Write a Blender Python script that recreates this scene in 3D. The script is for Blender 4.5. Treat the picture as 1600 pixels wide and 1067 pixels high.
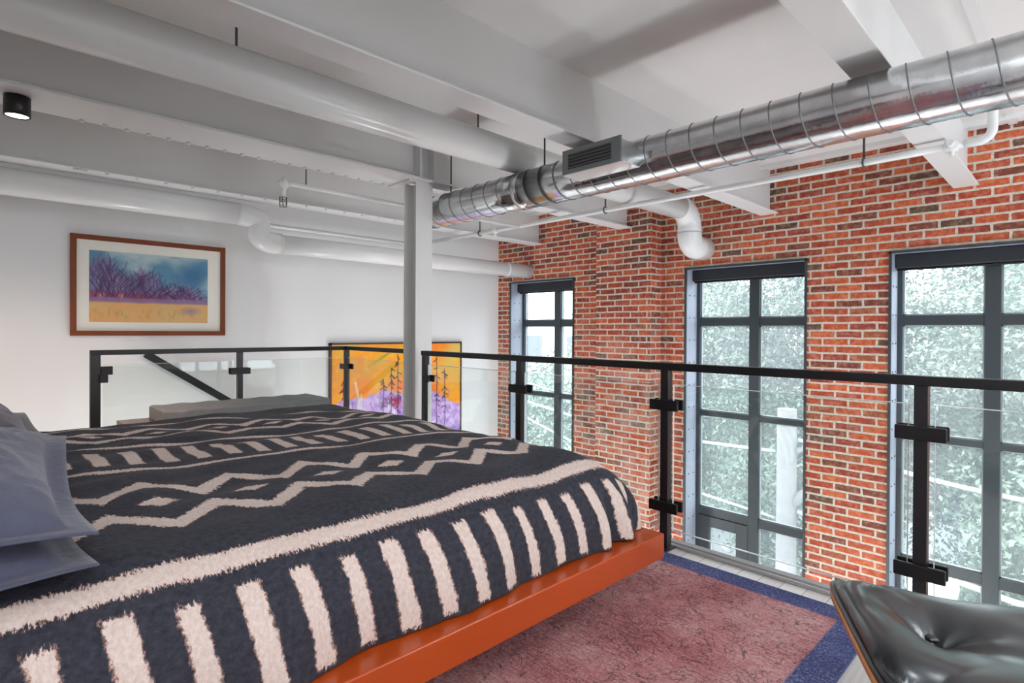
import bpy, bmesh, math, random
import numpy as np
from mathutils import Vector, Matrix, noise
random.seed(7); np.random.seed(7)
for o in list(bpy.data.objects): bpy.data.objects.remove(o)
S = bpy.context.scene; C = S.collection
H = 1.073                                   # eye height above the loft floor
# ------------------------------------------------------------------ camera
yaw, pit, rol = 8.00152523e-01, -5.31770651e-03, 5.63439562e-03
fw = Vector((math.cos(pit)*math.cos(yaw), math.cos(pit)*math.sin(yaw), math.sin(pit)))
r0 = Vector((math.sin(yaw), -math.cos(yaw), 0)); u0 = r0.cross(fw)
rr = r0*math.cos(rol)+u0*math.sin(rol); uu = -r0*math.sin(rol)+u0*math.cos(rol)
cd = bpy.data.cameras.new('camera'); cam = bpy.data.objects.new('camera', cd); C.objects.link(cam)
cd.sensor_width = 36; cd.lens = 875.53*36/1600; cd.shift_y = -12.1/1600; cd.clip_start = .02; cd.clip_end = 400
cam.matrix_world = Matrix(((rr.x, uu.x, -fw.x, 0), (rr.y, uu.y, -fw.y, 0), (rr.z, uu.z, -fw.z, H), (0, 0, 0, 1)))
S.camera = cam
# ------------------------------------------------------------------ world, exposure
W = bpy.data.worlds.new('overcast_sky'); S.world = W; W.use_nodes = True
nt = W.node_tree; nt.nodes.clear()
wo = nt.nodes.new('ShaderNodeOutputWorld'); bg = nt.nodes.new('ShaderNodeBackground')
tc = nt.nodes.new('ShaderNodeTexCoord'); sx = nt.nodes.new('ShaderNodeSeparateXYZ'); rp = nt.nodes.new('ShaderNodeValToRGB')
nt.links.new(tc.outputs['Generated'], sx.inputs[0]); nt.links.new(sx.outputs['Z'], rp.inputs[0])
rp.color_ramp.elements[0].position = 0; rp.color_ramp.elements[0].color = (.80, .86, .95, 1)
rp.color_ramp.elements[1].position = .5; rp.color_ramp.elements[1].color = (.90, .94, 1, 1)
nt.links.new(rp.outputs[0], bg.inputs[0]); nt.links.new(bg.outputs[0], wo.inputs[0])
bg.inputs[1].default_value = 6.0
S.view_settings.view_transform = 'Standard'; S.view_settings.look = 'None'
S.view_settings.gamma = 1; S.view_settings.use_curve_mapping = False
S.view_settings.exposure = .74
S.cycles.use_denoising = True; S.cycles.max_bounces = 10; S.cycles.diffuse_bounces = 6
S.cycles.transparent_max_bounces = 24; S.cycles.glossy_bounces = 4
S.cycles.caustics_reflective = False; S.cycles.caustics_refractive = False
S.cycles.sample_clamp_indirect = 6
def portal(name, loc, rot, sx_, sy_):
    l = bpy.data.lights.new(name, 'AREA'); l.shape = 'RECTANGLE'; l.size = sx_; l.size_y = sy_; l.cycles.is_portal = True
    o = bpy.data.objects.new(name, l); C.objects.link(o); o.location = loc; o.rotation_euler = rot; return o
def lamp(name, kind, loc, power, col, size=.1, spot=None, rot=(0, 0, 0), blend=.5):
    l = bpy.data.lights.new(name, kind); l.energy = power; l.color = col; l.shadow_soft_size = size
    if spot: l.spot_size = spot; l.spot_blend = blend
    o = bpy.data.objects.new(name, l); C.objects.link(o); o.location = loc; o.rotation_euler = rot; return o
WARM = (1, .80, .62); NEUT = (.95, .975, 1)

# ------------------------------------------------------------------ helpers
def setp(o, label=None, cat=None, group=None, kind=None):
    if label: o['label'] = label
    if cat: o['category'] = cat
    if group: o['group'] = group
    if kind: o['kind'] = kind
    return o
class MB:
    def __init__(s): s.v = []; s.f = []; s.uv = []; s.sm = []
    def face(s, idx, uv=None, smooth=False):
        s.f.append(idx); s.uv.append(uv); s.sm.append(smooth)
    def box(s, x0, x1, y0, y1, z0, z1, M=None):
        if x0 > x1: x0, x1 = x1, x0
        if y0 > y1: y0, y1 = y1, y0
        if z0 > z1: z0, z1 = z1, z0
        b = len(s.v); p = [(x, y, z) for x in (x0, x1) for y in (y0, y1) for z in (z0, z1)]
        if M is not None: p = [tuple(M @ Vector(q)) for q in p]
        s.v += p
        for f in ((0, 1, 3, 2), (4, 6, 7, 5), (0, 4, 5, 1), (2, 3, 7, 6), (0, 2, 6, 4), (1, 5, 7, 3)):
            s.face(tuple(b+i for i in f))
        return s
    def tube(s, pts, r, seg=16, caps=True, closed=False):
        pts = [Vector(p) for p in pts]; rl = list(r) if isinstance(r, (list, tuple)) else None
        keep = [0]+[i for i in range(1, len(pts)) if (pts[i]-pts[i-1]).length > 1e-5]
        pts = [pts[i] for i in keep]; r = [rl[i] for i in keep] if rl else r
        n = len(pts); b = len(s.v)
        rs = r if isinstance(r, (list, tuple)) else [r]*n
        t0 = (pts[1]-pts[0]).normalized(); nn = t0.orthogonal().normalized()
        for i, p in enumerate(pts):
            a = pts[i-1] if i > 0 else p; c = pts[i+1] if i < n-1 else p
            t = (c-a).normalized(); nn = (nn-t*nn.dot(t)).normalized(); bb = t.cross(nn)
            for k in range(seg):
                an = 2*math.pi*k/seg
                s.v.append(tuple(p+(nn*math.cos(an)+bb*math.sin(an))*rs[i]))
        for i in range(n-1):
            for k in range(seg):
                k2 = (k+1) % seg
                s.face((b+i*seg+k, b+i*seg+k2, b+(i+1)*seg+k2, b+(i+1)*seg+k), None, True)
        if caps:
            s.face(tuple(b+k for k in reversed(range(seg)))); s.face(tuple(b+(n-1)*seg+k for k in range(seg)))
        return s
    def grid(s, P, smooth=True, uv=None, flip=False):   # P[i][j]
        n, m = len(P), len(P[0]); b = len(s.v)
        for row in P: s.v += [tuple(p) for p in row]
        for i in range(n-1):
            for j in range(m-1):
                q = [(i, j), (i+1, j), (i+1, j+1), (i, j+1)]
                if flip: q.reverse()
                s.face(tuple(b+a*m+c for a, c in q), [uv[a][c] for a, c in q] if uv else None, smooth)
        return s
    def lathe(s, prof, c=(0, 0, 0), seg=24):            # prof [(r,z)]
        b = len(s.v); n = len(prof)
        for (r, z) in prof:
            for k in range(seg):
                a = 2*math.pi*k/seg; s.v.append((c[0]+r*math.cos(a), c[1]+r*math.sin(a), c[2]+z))
        for i in range(n-1):
            for k in range(seg):
                k2 = (k+1) % seg; s.face((b+i*seg+k, b+i*seg+k2, b+(i+1)*seg+k2, b+(i+1)*seg+k), None, True)
        s.face(tuple(b+k for k in reversed(range(seg)))); s.face(tuple(b+(n-1)*seg+k for k in range(seg)))
        return s
    def build(s, name, mat, parent=None, bevel=0, uvaxis=False, local=False, fix=True):
        me = bpy.data.meshes.new(name); me.from_pydata(s.v, [], s.f)
        me.polygons.foreach_set('use_smooth', s.sm)
        if any(u is not None for u in s.uv) or uvaxis:
            L = me.uv_layers.new(name='UVMap')
            for p, u in zip(me.polygons, s.uv):
                n = p.normal
                for k, li in enumerate(p.loop_indices):
                    if u is not None: L.data[li].uv = u[k]
                    else:
                        co = me.vertices[me.loops[li].vertex_index].co
                        if abs(n.x) > .7: L.data[li].uv = (co.y, co.z)
                        elif abs(n.y) > .7: L.data[li].uv = (co.x+co.y, co.z)
                        else: L.data[li].uv = (co.x, co.y)
        if fix:
            bm = bmesh.new(); bm.from_mesh(me); bmesh.ops.recalc_face_normals(bm, faces=bm.faces); bm.to_mesh(me); bm.free()
        if mat: me.materials.append(mat)
        o = bpy.data.objects.new(name, me); C.objects.link(o)
        if parent:
            o.parent = parent
            if not local: o.location = -parent.location
        if bevel:
            m = o.modifiers.new('bevel', 'BEVEL'); m.width = bevel; m.segments = 2; m.limit_method = 'ANGLE'
        return o
def empty(name, loc, rz=0):
    o = bpy.data.objects.new(name, None); C.objects.link(o); o.location = loc; o.rotation_euler = (0, 0, rz); o.empty_display_size = .1; return o
def copy_to(o, loc, parent=None):
    c = o.copy(); C.objects.link(c); c.location = loc
    if parent: c.parent = parent
    return c
def arc(c, a0, a1, r, ax, ay, n=8):
    c = Vector(c); ax = Vector(ax); ay = Vector(ay)
    return [c+ax*r*math.cos(a0+(a1-a0)*i/n)+ay*r*math.sin(a0+(a1-a0)*i/n) for i in range(n+1)]
def bolt(loc, axis='z', r=.012, h=.008):
    m = MB(); x, y, z = loc
    d = {'x': (h, 0, 0), '-x': (-h, 0, 0), 'y': (0, h, 0), '-y': (0, -h, 0), 'z': (0, 0, h), '-z': (0, 0, -h)}[axis]
    return m.tube([(x, y, z), (x+d[0], y+d[1], z+d[2])], [r, r*.8], 8)

# ------------------------------------------------------------------ node expression helper
class N:
    def __init__(s, name):
        s.m = bpy.data.materials.new(name); s.m.use_nodes = True; s.t = s.m.node_tree
        s.b = s.t.nodes['Principled BSDF']
    def node(s, ty, **kw):
        n = s.t.nodes.new(ty)
        for k, v in kw.items(): setattr(n, k, v)
        return n
    def link(s, a, b): s.t.links.new(a.o if isinstance(a, X) else a, b)
    def val(s, sock, v):
        if isinstance(v, X): s.t.links.new(v.o, sock)
        elif hasattr(v, 'is_linked'): s.t.links.new(v, sock)
        else: sock.default_value = v
    def math(s, op, a, b=None, c=None, clamp=False):
        n = s.node('ShaderNodeMath', operation=op); n.use_clamp = clamp
        s.val(n.inputs[0], a)
        if b is not None: s.val(n.inputs[1], b)
        if c is not None: s.val(n.inputs[2], c)
        return X(s, n.outputs[0])
    def uv(s):
        n = s.node('ShaderNodeUVMap'); q = s.node('ShaderNodeSeparateXYZ'); s.link(n.outputs[0], q.inputs[0])
        return X(s, q.outputs[0]), X(s, q.outputs[1])
    def obj(s):
        n = s.node('ShaderNodeTexCoord'); return n.outputs['Object']
    def comb(s, x, y, z=0.0):
        n = s.node('ShaderNodeCombineXYZ')
        for i, v in enumerate((x, y, z)): s.val(n.inputs[i], v)
        return n.outputs[0]
    def noise(s, vec, scale, detail=3, rough=.5, dist=0):
        n = s.node('ShaderNodeTexNoise'); s.link(vec, n.inputs['Vector']); n.inputs['Scale'].default_value = scale
        n.inputs['Detail'].default_value = detail; n.inputs['Roughness'].default_value = rough; n.inputs['Distortion'].default_value = dist
        return X(s, n.outputs[0])
    def white(s, vec):
        n = s.node('ShaderNodeTexWhiteNoise'); n.noise_dimensions = '3D'; s.link(vec, n.inputs['Vector']); return X(s, n.outputs[0])
    def ramp(s, fac, stops, interp='LINEAR'):
        n = s.node('ShaderNodeValToRGB'); cr = n.color_ramp; cr.interpolation = interp
        while len(cr.elements) < len(stops): cr.elements.new(.5)
        for e, (p, c) in zip(cr.elements, stops): e.position = p; e.color = (*c, 1)
        s.val(n.inputs[0], fac); return n.outputs[0]
    def mix(s, fac, a, b, mode='MIX'):
        n = s.node('ShaderNodeMix', data_type='RGBA', blend_type=mode)
        s.val(n.inputs[0], fac)
        for sock, v in ((n.inputs[6], a), (n.inputs[7], b)):
            if isinstance(v, tuple): sock.default_value = (*v, 1)
            else: s.link(v, sock)
        return n.outputs[2]
    def bump(s, h, strength=.3, dist=.01):
        n = s.node('ShaderNodeBump'); n.inputs['Strength'].default_value = strength; n.inputs['Distance'].default_value = dist
        s.val(n.inputs['Height'], h); s.link(n.outputs[0], s.b.inputs['Normal'])
    def col(s, c):
        if isinstance(c, tuple): s.b.inputs['Base Color'].default_value = (*c, 1)
        else: s.link(c, s.b.inputs['Base Color'])
    def set(s, **kw):
        for k, v in kw.items(): s.val(s.b.inputs[k.replace('_', ' ')], v)
        return s
class X:
    def __init__(s, n, o): s.n = n; s.o = o
    def __add__(s, b): return s.n.math('ADD', s, b)
    __radd__ = __add__
    def __sub__(s, b): return s.n.math('SUBTRACT', s, b)
    def __rsub__(s, b): return s.n.math('SUBTRACT', b, s)
    def __mul__(s, b): return s.n.math('MULTIPLY', s, b)
    __rmul__ = __mul__
    def __truediv__(s, b): return s.n.math('DIVIDE', s, b)
    def abs(s): return s.n.math('ABSOLUTE', s)
    def fract(s): return s.n.math('FRACT', s)
    def floor(s): return s.n.math('FLOOR', s)
    def max(s, b): return s.n.math('MAXIMUM', s, b)
    def min(s, b): return s.n.math('MINIMUM', s, b)
    def sat(s): return s.n.math('ADD', s, 0.0, clamp=True)
    def band(s, c, w, e): return ((w/2-(s-c).abs())/e+.5).sat()
def simple(name, col, rough=.5, metal=0, var=.0, scale=8, bump=0, bscale=60, coat=0, spec=.5):
    n = N(name); n.set(Roughness=rough, Metallic=metal)
    n.b.inputs['Specular IOR Level'].default_value = spec
    if coat: n.b.inputs['Coat Weight'].default_value = coat; n.b.inputs['Coat Roughness'].default_value = .08
    if var:
        f = n.noise(n.obj(), scale, 4); n.col(n.ramp(f, [(.3, tuple(c*(1-var) for c in col)), (.7, tuple(min(1, c*(1+var)) for c in col))]))
    else: n.col(col)
    if bump: n.bump(n.noise(n.obj(), bscale, 3), bump, .004)
    return n.m
M = {}
M['white_wall'] = simple('painted_wall', (.80, .81, .81), .75, var=.01, scale=2, bump=.08, bscale=90)
M['ceiling'] = simple('painted_ceiling', (.72, .72, .71), .8, var=.02, scale=2.5, bump=.15, bscale=40)
M['beam'] = simple('painted_steel', (.70, .71, .71), .45, var=.015, scale=3, bump=.12, bscale=30)
M['pipe'] = simple('glossy_white_paint', (.78, .80, .80), .22, var=.01, scale=3)
M['column'] = simple('column_paint', (.72, .73, .72), .4, var=.01)
M['black'] = simple('black_powder_coat', (.008, .008, .009), .38, spec=.4)
M['post'] = simple('charcoal_post', (.012, .012, .014), .35, spec=.5)
M['frame'] = simple('window_frame_paint', (.040, .053, .061), .45)
M['bead'] = simple('glazing_bead_aluminium', (.42, .47, .50), .4)
M['plate'] = simple('grey_blue_steel_plate', (.36, .39, .47), .5, var=.03, scale=3)
M['shade'] = simple('black_roller_shade', (.02, .024, .03), .6)
M['dark'] = simple('dark_bolt', (.05, .05, .055), .5)
M['steel'] = simple('hanger_steel', (.10, .10, .10), .45, metal=.6)
M['alu'] = simple('aluminium_trim', (.70, .71, .72), .35, metal=.8)
M['slab'] = simple('ledge_board', (.42, .42, .43), .7, var=.06, scale=5)
M['red_wood'] = simple('cherry_lacquer', (.46, .065, .007), .28, var=.10, scale=1.5, coat=.3)
M['pic_frame'] = simple('picture_frame_wood', (.20, .048, .012), .5, var=.1, scale=3, spec=.3)
M['brown_wood'] = simple('brown_wood', (.16, .05, .018), .35, var=.12, scale=3, coat=.2)
M['ply'] = simple('plywood_edge', (.62, .25, .08), .4, var=.1, scale=6)
M['grey_fabric'] = simple('grey_linen', (.27, .28, .285), .9, var=.06, scale=20, bump=.4, bscale=300)
M['mattress'] = simple('mattress_cover', (.75, .74, .72), .9)
# galvanised duct
n = N('galvanised_steel'); n.set(Metallic=1.0)
f = n.noise(n.obj(), 7, 5, .6); n.col(n.ramp(f, [(.3, (.50, .52, .54)), (.7, (.72, .74, .75))]))
n.val(n.b.inputs['Roughness'], n.noise(n.obj(), 14, 4)*.16+.08); n.bump(n.noise(n.obj(), 9, 4), .25, .012); M['galv'] = n.m
M['galv_dull'] = simple('galvanised_register', (.50, .52, .53), .38, metal=.85, var=.06)
M['seam'] = simple('seam_steel', (.22, .23, .24), .5, metal=.7)
M['louver'] = simple('dark_louver', (.012, .012, .013), .6)
# glass
def glass(name, tint, refl=1.0, glare_veil=.0):
    m = bpy.data.materials.new(name); m.use_nodes = True; t = m.node_tree; t.nodes.clear()
    o = t.nodes.new('ShaderNodeOutputMaterial'); tr = t.nodes.new('ShaderNodeBsdfTransparent'); g = t.nodes.new('ShaderNodeBsdfGlossy')
    fr = t.nodes.new('ShaderNodeFresnel'); gm = t.nodes.new('ShaderNodeNewGeometry'); mr = t.nodes.new('ShaderNodeMapRange'); mr.inputs['To Min'].default_value = 1.5; mr.inputs['To Max'].default_value = 1/1.5
    t.links.new(gm.outputs['Backfacing'], mr.inputs['Value']); t.links.new(mr.outputs[0], fr.inputs[0]); mx = t.nodes.new('ShaderNodeMixShader')
    tr.inputs[0].default_value = (*tint, 1); g.inputs['Roughness'].default_value = .02; g.inputs['Color'].default_value = (refl, refl, refl, 1)
    t.links.new(fr.outputs[0], mx.inputs[0]); t.links.new(tr.outputs[0], mx.inputs[1]); t.links.new(g.outputs[0], mx.inputs[2])
    last = mx.outputs[0]
    if glare_veil:
        d = t.nodes.new('ShaderNodeBsdfTranslucent'); d.inputs[0].default_value = (.9, .95, 1, 1); m2 = t.nodes.new('ShaderNodeMixShader')
        m2.inputs[0].default_value = glare_veil; t.links.new(last, m2.inputs[1]); t.links.new(d.outputs[0], m2.inputs[2]); last = m2.outputs[0]
    t.links.new(last, o.inputs[0]); return m
M['pane'] = glass('window_glass', (.94, .97, .97), .8, .065)  # translucent share puts the washed-out outdoor glare into the glass
M['railglass'] = glass('railing_glass', (.95, .975, .965), .8)
M['glass_edge'] = simple('polished_glass_edge', (.70, .78, .76), .2)
# emission of the lamp face
def emis(name, col, st):
    m = bpy.data.materials.new(name); m.use_nodes = True; b = m.node_tree.nodes['Principled BSDF']
    b.inputs['Base Color'].default_value = (*col, 1); b.inputs['Emission Color'].default_value = (*col, 1); b.inputs['Emission Strength'].default_value = st; return m
M['lampface'] = emis('lamp_face', (1, .9, .75), 12)
# brick
n = N('red_brick'); u, v = n.uv()
ch, bw = .0673, .2100
wob = n.noise(n.comb(u, v), 5, 3)-.5; v2 = v+wob*.014; u2 = u+(n.noise(n.comb(v, u, 3.0), 7, 3)-.5)*.02
rv = (v2-(.556+H))/ch+400; row = rv.floor(); half = (row*.5).fract()
cu = (u2-1.562)/bw+half+.5+400; colm = cu.floor()
fr_ = (cu.fract()-.5).abs(); fv_ = (rv.fract()-.5).abs()
edge = (n.noise(n.comb(u, v), 45, 4, .7)-.35)*.009
du = (.5-fr_)*bw; dv = (.5-fv_)*ch
d = du.min(dv)-edge
mort = 1-((d-.0062)/.0026).sat()
rnd = n.white(n.comb(colm, row, 1.0)); rnd2 = n.white(n.comb(colm, row, 7.0))
base = n.ramp(rnd, [(0, (.50, .095, .038)), (.20, (.40, .065, .030)), (.38, (.56, .12, .048)), (.52, (.30, .052, .034)), (.66, (.43, .085, .042)), (.80, (.20, .058, .038)), (.90, (.125, .072, .048)), (.955, (.34, .10, .045)), (1, (.10, .075, .055))], 'CONSTANT')
vary = n.noise(n.comb(u, v, rnd*20), 24, 4, .6)
c1 = n.mix(((vary-.46)*1.4).sat(), base, (.70, .40, .28)); c1 = n.mix(((.5-vary)*1.6).sat(), c1, (.09, .035, .03))
# pale efflorescence patches; the low zone also paints in the railing glass's haze
zone = ((1.35-v)*1.2).sat()*((u-3.15)*6).sat()
eff_veil = ((n.noise(n.comb(u*.8, v*1.3, 4.0), 1.1, 3)-.60)*5).sat()*((n.noise(n.comb(u, v, 2.0), 22, 3)-.35)*2).sat()*.35+zone*((n.noise(n.comb(u, v, 4.0), 4, 4)-.42)*4).sat()*.35
c1 = n.mix(eff_veil, c1, (.62, .52, .46))
mc = n.ramp(n.noise(n.comb(u, v), 40, 3), [(.3, (.50, .43, .35)), (.7, (.70, .62, .53))])
n.col(n.mix(mort, c1, mc)); n.set(Roughness=.85); n.b.inputs['Specular IOR Level'].default_value = .25
n.bump((1-mort)*.8+n.noise(n.comb(u, v), 90, 3)*.25, .7, .006); M['brick'] = n.m
# floor planks
n = N('pale_grey_planks'); q = n.node('ShaderNodeSeparateXYZ'); n.link(n.obj(), q.inputs[0]); x_, y_ = X(n, q.outputs[0]), X(n, q.outputs[1])
pr = (y_/.09); pl = n.white(n.comb(pr.floor(), 0.0)); gap = ((pr.fract()-.5).abs()-.47)*30
gr = n.noise(n.comb(x_*1.5, y_*30), 3, 4)
n.col(n.mix(gap.sat(), n.ramp(gr*.6+pl*.4, [(.25, (.52, .50, .49)), (.75, (.74, .72, .70))]), (.12, .11, .10))); n.set(Roughness=.4); M['floor'] = n.m
# duvet
n = N('mudcloth_cotton'); u, v = n.uv()
fz = n.noise(n.comb(u*1.0, v*.35), 170, 3, .7)-.5; fzv = n.noise(n.comb(u*.5, v*.35, 5.0), 170, 3, .7)-.5
lw = n.noise(n.comb(u, v), 7, 2)-.5
e = .007
vd = v+(u-.4)*.18*((v-.5)/.8).sat()
vj = vd+fz*.055+lw*.022; uj = u+fzv*.034+(n.noise(n.comb(u, v, 9.0), 9, 2)-.5)*.022
A = vj.band(.312, .052, e)
cell = ((u+lw*.01+(v-.12)*.14)/.1165)+.12+.5
tu = (cell.fract()-.5)*.1165+fzv*.026+(n.noise(n.comb(u, v, 12.0), 16, 2)-.5)*.016; tr_ = n.white(n.comb(cell.floor(), 3.0))
tick = ((.0225+(tr_-.5)*.008-tu.abs())/e+.5).sat()*((.243+(tr_-.5)*.02-vj)/.008).sat()*((vj-.008)/.006).sat()
zc = (uj-.37)/.235; tri = (zc.fract()-.5).abs()*2
fu = ((zc+.5).fract()-.5)*.235
Zl = ((.032-(vj-(.662-tri*.13)).abs()*.86)/e+.5).sat(); Zu = ((.033-(vj-(.80+tri*.15)).abs()*.86)/e+.5).sat()
dia = ((1-(fu.abs()/.052+(vj-.733).abs()/.038))*4+.5).sat()
B = vj.band(1.165, .034, e); Cc = vj.band(1.605, .034, e); D = vj.band(2.215, .036, e)
cell2 = (u/.1)+.3; tu2 = (cell2.fract()-.5)*.1+fzv*.014; tick2 = ((.023-tu2.abs())/e+.5).sat()*vj.band(1.385, .26, .01)
Zl2 = ((.027-(vj-(1.86-tri*.08)).abs())/e+.5).sat(); Zu2 = ((.027-(vj-(1.94+tri*.10)).abs())/e+.5).sat()
dia2 = ((1-(fu.abs()/.045+(vj-1.905).abs()/.03))*4+.5).sat()
msk = A.max(tick).max(Zl).max(Zu).max(dia).max(B).max(Cc).max(D).max(tick2).max(Zl2).max(Zu2).max(dia2)
dk = n.ramp(n.noise(n.comb(u, v), 60, 5, .7), [(.3, (.015, .015, .023)), (.7, (.050, .052, .072))])
lt = n.ramp(n.noise(n.comb(u, v*.6), 120, 4, .7), [(.3, (.60, .46, .41)), (.7, (.78, .67, .62))])
ce = n.ramp(msk, [(0, (.02, .02, .03)), (.35, (.14, .035, .025)), (.7, (.55, .32, .25)), (1, (.66, .53, .48))])
ed = (1-(msk-.5).abs()*2).sat()
n.col(n.mix(ed*.8, n.mix(msk, dk, lt), ce)); n.set(Roughness=.85); n.b.inputs['Sheen Weight'].default_value = .05
n.b.inputs['Specular IOR Level'].default_value = .3
n.bump(n.noise(n.comb(u, v), 220, 2)*.3+n.noise(n.comb(u*1.2, v), 14, 4, .6)*1.2, .35, .012); M['duvet'] = n.m
# pillows
def cloth(name, a, b):
    n = N(name); f = n.noise(n.obj(), 5, 4); n.col(n.ramp(f, [(.3, a), (.7, b)])); n.set(Roughness=.8)
    n.b.inputs['Sheen Weight'].default_value = .3; n.bump(n.noise(n.obj(), 260, 2)*.2+n.noise(n.obj(), 9, 5, .6, 1.2)*1.5, .35, .012); return n.m
M['pillow'] = cloth('slate_blue_cotton', (.062, .066, .112), (.090, .096, .155)); M['pillow2'] = cloth('plum_grey_cotton', (.085, .075, .10), (.12, .105, .135))
# rug
n = N('overdyed_wool'); u, v = n.uv()
rx0, rx1, ry0, ry1 = -.3, 2.415, .53, 3.0
b_ = (rx1-u).min(u-rx0).min(ry1-v).min(v-ry0)
wv = n.noise(n.comb(u*9, v*1.2), 14, 4, .8); fine = n.noise(n.comb(u, v), 110, 4, .85); big = n.noise(n.comb(u, v), 3.2, 4)
red = n.ramp(wv*.4+fine*.3+big*.3, [(.34, (.14, .035, .045)), (.44, (.38, .11, .12)), (.52, (.56, .26, .27)), (.61, (.72, .48, .48))])
blu = n.ramp(fine*.6+big*.2+wv*.2, [(.40, (.022, .028, .11)), (.5, (.06, .075, .22)), (.60, (.30, .34, .52))])
l1 = (n.noise(n.comb(u, v, 1.0), 6.5, 4, .62, 1.6)-.5).abs(); l2 = (n.noise(n.comb(u, v, 6.0), 11, 3, .6, 2.2)-.5).abs()
gate = ((n.noise(n.comb(u, v, 8.0), 4, 2)-.42)*8).sat()
ln = (1-l1/.016).sat().max((1-l2/.022).sat()*gate)
c = n.mix(ln*.85, red, (.035, .02, .035)); c = n.mix(((fine-.56)*7).sat()*.6, c, (.70, .56, .56)); c = n.mix(((.45-fine)*7).sat()*.5, c, (.10, .03, .04))
n.col(n.mix(((.112+(fine-.5)*.02-b_)/.006).sat(), c, blu)); n.set(Roughness=.95); n.bump(fine, .6, .008); M['rug'] = n.m
# leather
n = N('black_leather'); f = n.noise(n.obj(), 40, 4); n.col((.006, .007, .008)); n.val(n.b.inputs['Roughness'], f*.08+.27); n.b.inputs['Specular IOR Level'].default_value = .8; n.b.inputs['Specular Tint'].default_value = (.85, .92, 1, 1); n.b.inputs['Coat Weight'].default_value = .5; n.b.inputs['Coat Roughness'].default_value = .33
n.bump(n.noise(n.obj(), 160, 3)*.3, .15, .003); M['leather'] = n.m
# leaves etc
def leafm(name, a, b):
    n = N(name); q = n.node('ShaderNodeObjectInfo'); g = n.node('ShaderNodeNewGeometry')
    f = n.noise(g.outputs['Position'], .9, 4); f2 = X(n, g.outputs['Random Per Island'])
    n.col(n.ramp(f*.75+f2*.25, [(.38, a), (.62, b)])); n.set(Roughness=.5)
    n.b.inputs['Transmission Weight'].default_value = 0; return n.m
M['leaf'] = leafm('green_leaves', (.030, .060, .042), (.15, .20, .15)); M['leaf2'] = leafm('pale_leaves', (.04, .08, .055), (.22, .28, .20))
M['bark'] = simple('bark', (.16, .13, .11), .9, var=.2, scale=6)
M['pole'] = simple('weathered_pole', (.15, .145, .145), .85, var=.12, scale=5)
M['cable'] = simple('pale_cable', (.30, .31, .31), .6)
M['render'] = simple('white_render', (.72, .73, .75), .8); M['street'] = simple('street', (.07, .08, .08), .9, var=.1)
M['paint_art'] = None
def artmat(name, rough=.6):
    n = N(name); a = n.node('ShaderNodeVertexColor'); a.layer_name = 'art'; n.col(a.outputs[0]); n.set(Roughness=rough); return n.m

# ================================================================== the room
XB, YW, ZC, ZL = 5.5, 5.95, 2.62, -2.75
def struct(mb, name, mat, **k): return setp(mb.build(name, mat, **k), kind='structure')
struct(MB().box(-.6, 2.62, -3, 4.95, -.28, 0), 'floor', M['floor'])
struct(MB().box(-.6, 5.8, -3, 6, ZL-.1, ZL), 'floor_lower', M['floor'])
struct(MB().box(-.8, 6.1, -3.2, 6.2, ZC, ZC+.25), 'ceiling', M['ceiling'])
struct(MB().box(-.8, 5.9, YW, YW+.25, ZL-.1, ZC), 'wall_left', M['white_wall'])
struct(MB().box(-.8, -.6, -3.2, YW, ZL-.1, ZC), 'wall_near', M['white_wall'])
rw = MB()
FILL_OPENINGS = [(3.0, 5.1)]  # unseen opening, added so that more sky light reaches the room
for a, b in ((-.8, 3.0), (5.1, 6.1)): rw.box(a, b, -3.2, -3, ZL-.1, ZC)
for a, b in FILL_OPENINGS: rw.box(a, b, -3.2, -3, ZL-.1, .15); rw.box(a, b, -3.2, -3, 2.3, ZC)
struct(rw, 'wall_rear', M['white_wall'])
struct(MB().box(2.56, 2.60, -3, 4.95, .001, .012), 'trim_1', M['slab'])
struct(MB().tube([(2.527, -3, .006), (2.527, 3.5, .006)], .010, 8), 'trim_2', M['alu'])
# brick wall with window openings
ZH, ZS = .67+H, -2.75+H
WIN = [(4.543, 5.696), (1.803, 3.003), (-.04, 1.157)]
bwm = MB()
ys = [-3.2]+[y for w in sorted(WIN) for y in w]+[YW]
for i in range(0, len(ys), 2): bwm.box(XB, XB+.35, ys[i], ys[i+1], ZL-.1, ZC)
for a, b in WIN: bwm.box(XB, XB+.35, a, b, ZH, ZC); bwm.box(XB, XB+.35, a, b, ZL-.1, ZS)
bwm.box(5.29, XB+.01, 3.303, 4.035, ZL-.1, ZC)
struct(bwm, 'wall_right', M['brick'], uvaxis=True)
# white soffit above the brick
struct(MB().box(5.27, 5.3, -3, 3.30, 2.585, ZC).box(5.27, 5.3, 4.04, YW, 2.585, ZC), 'trim_3', M['ceiling'])

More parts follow.
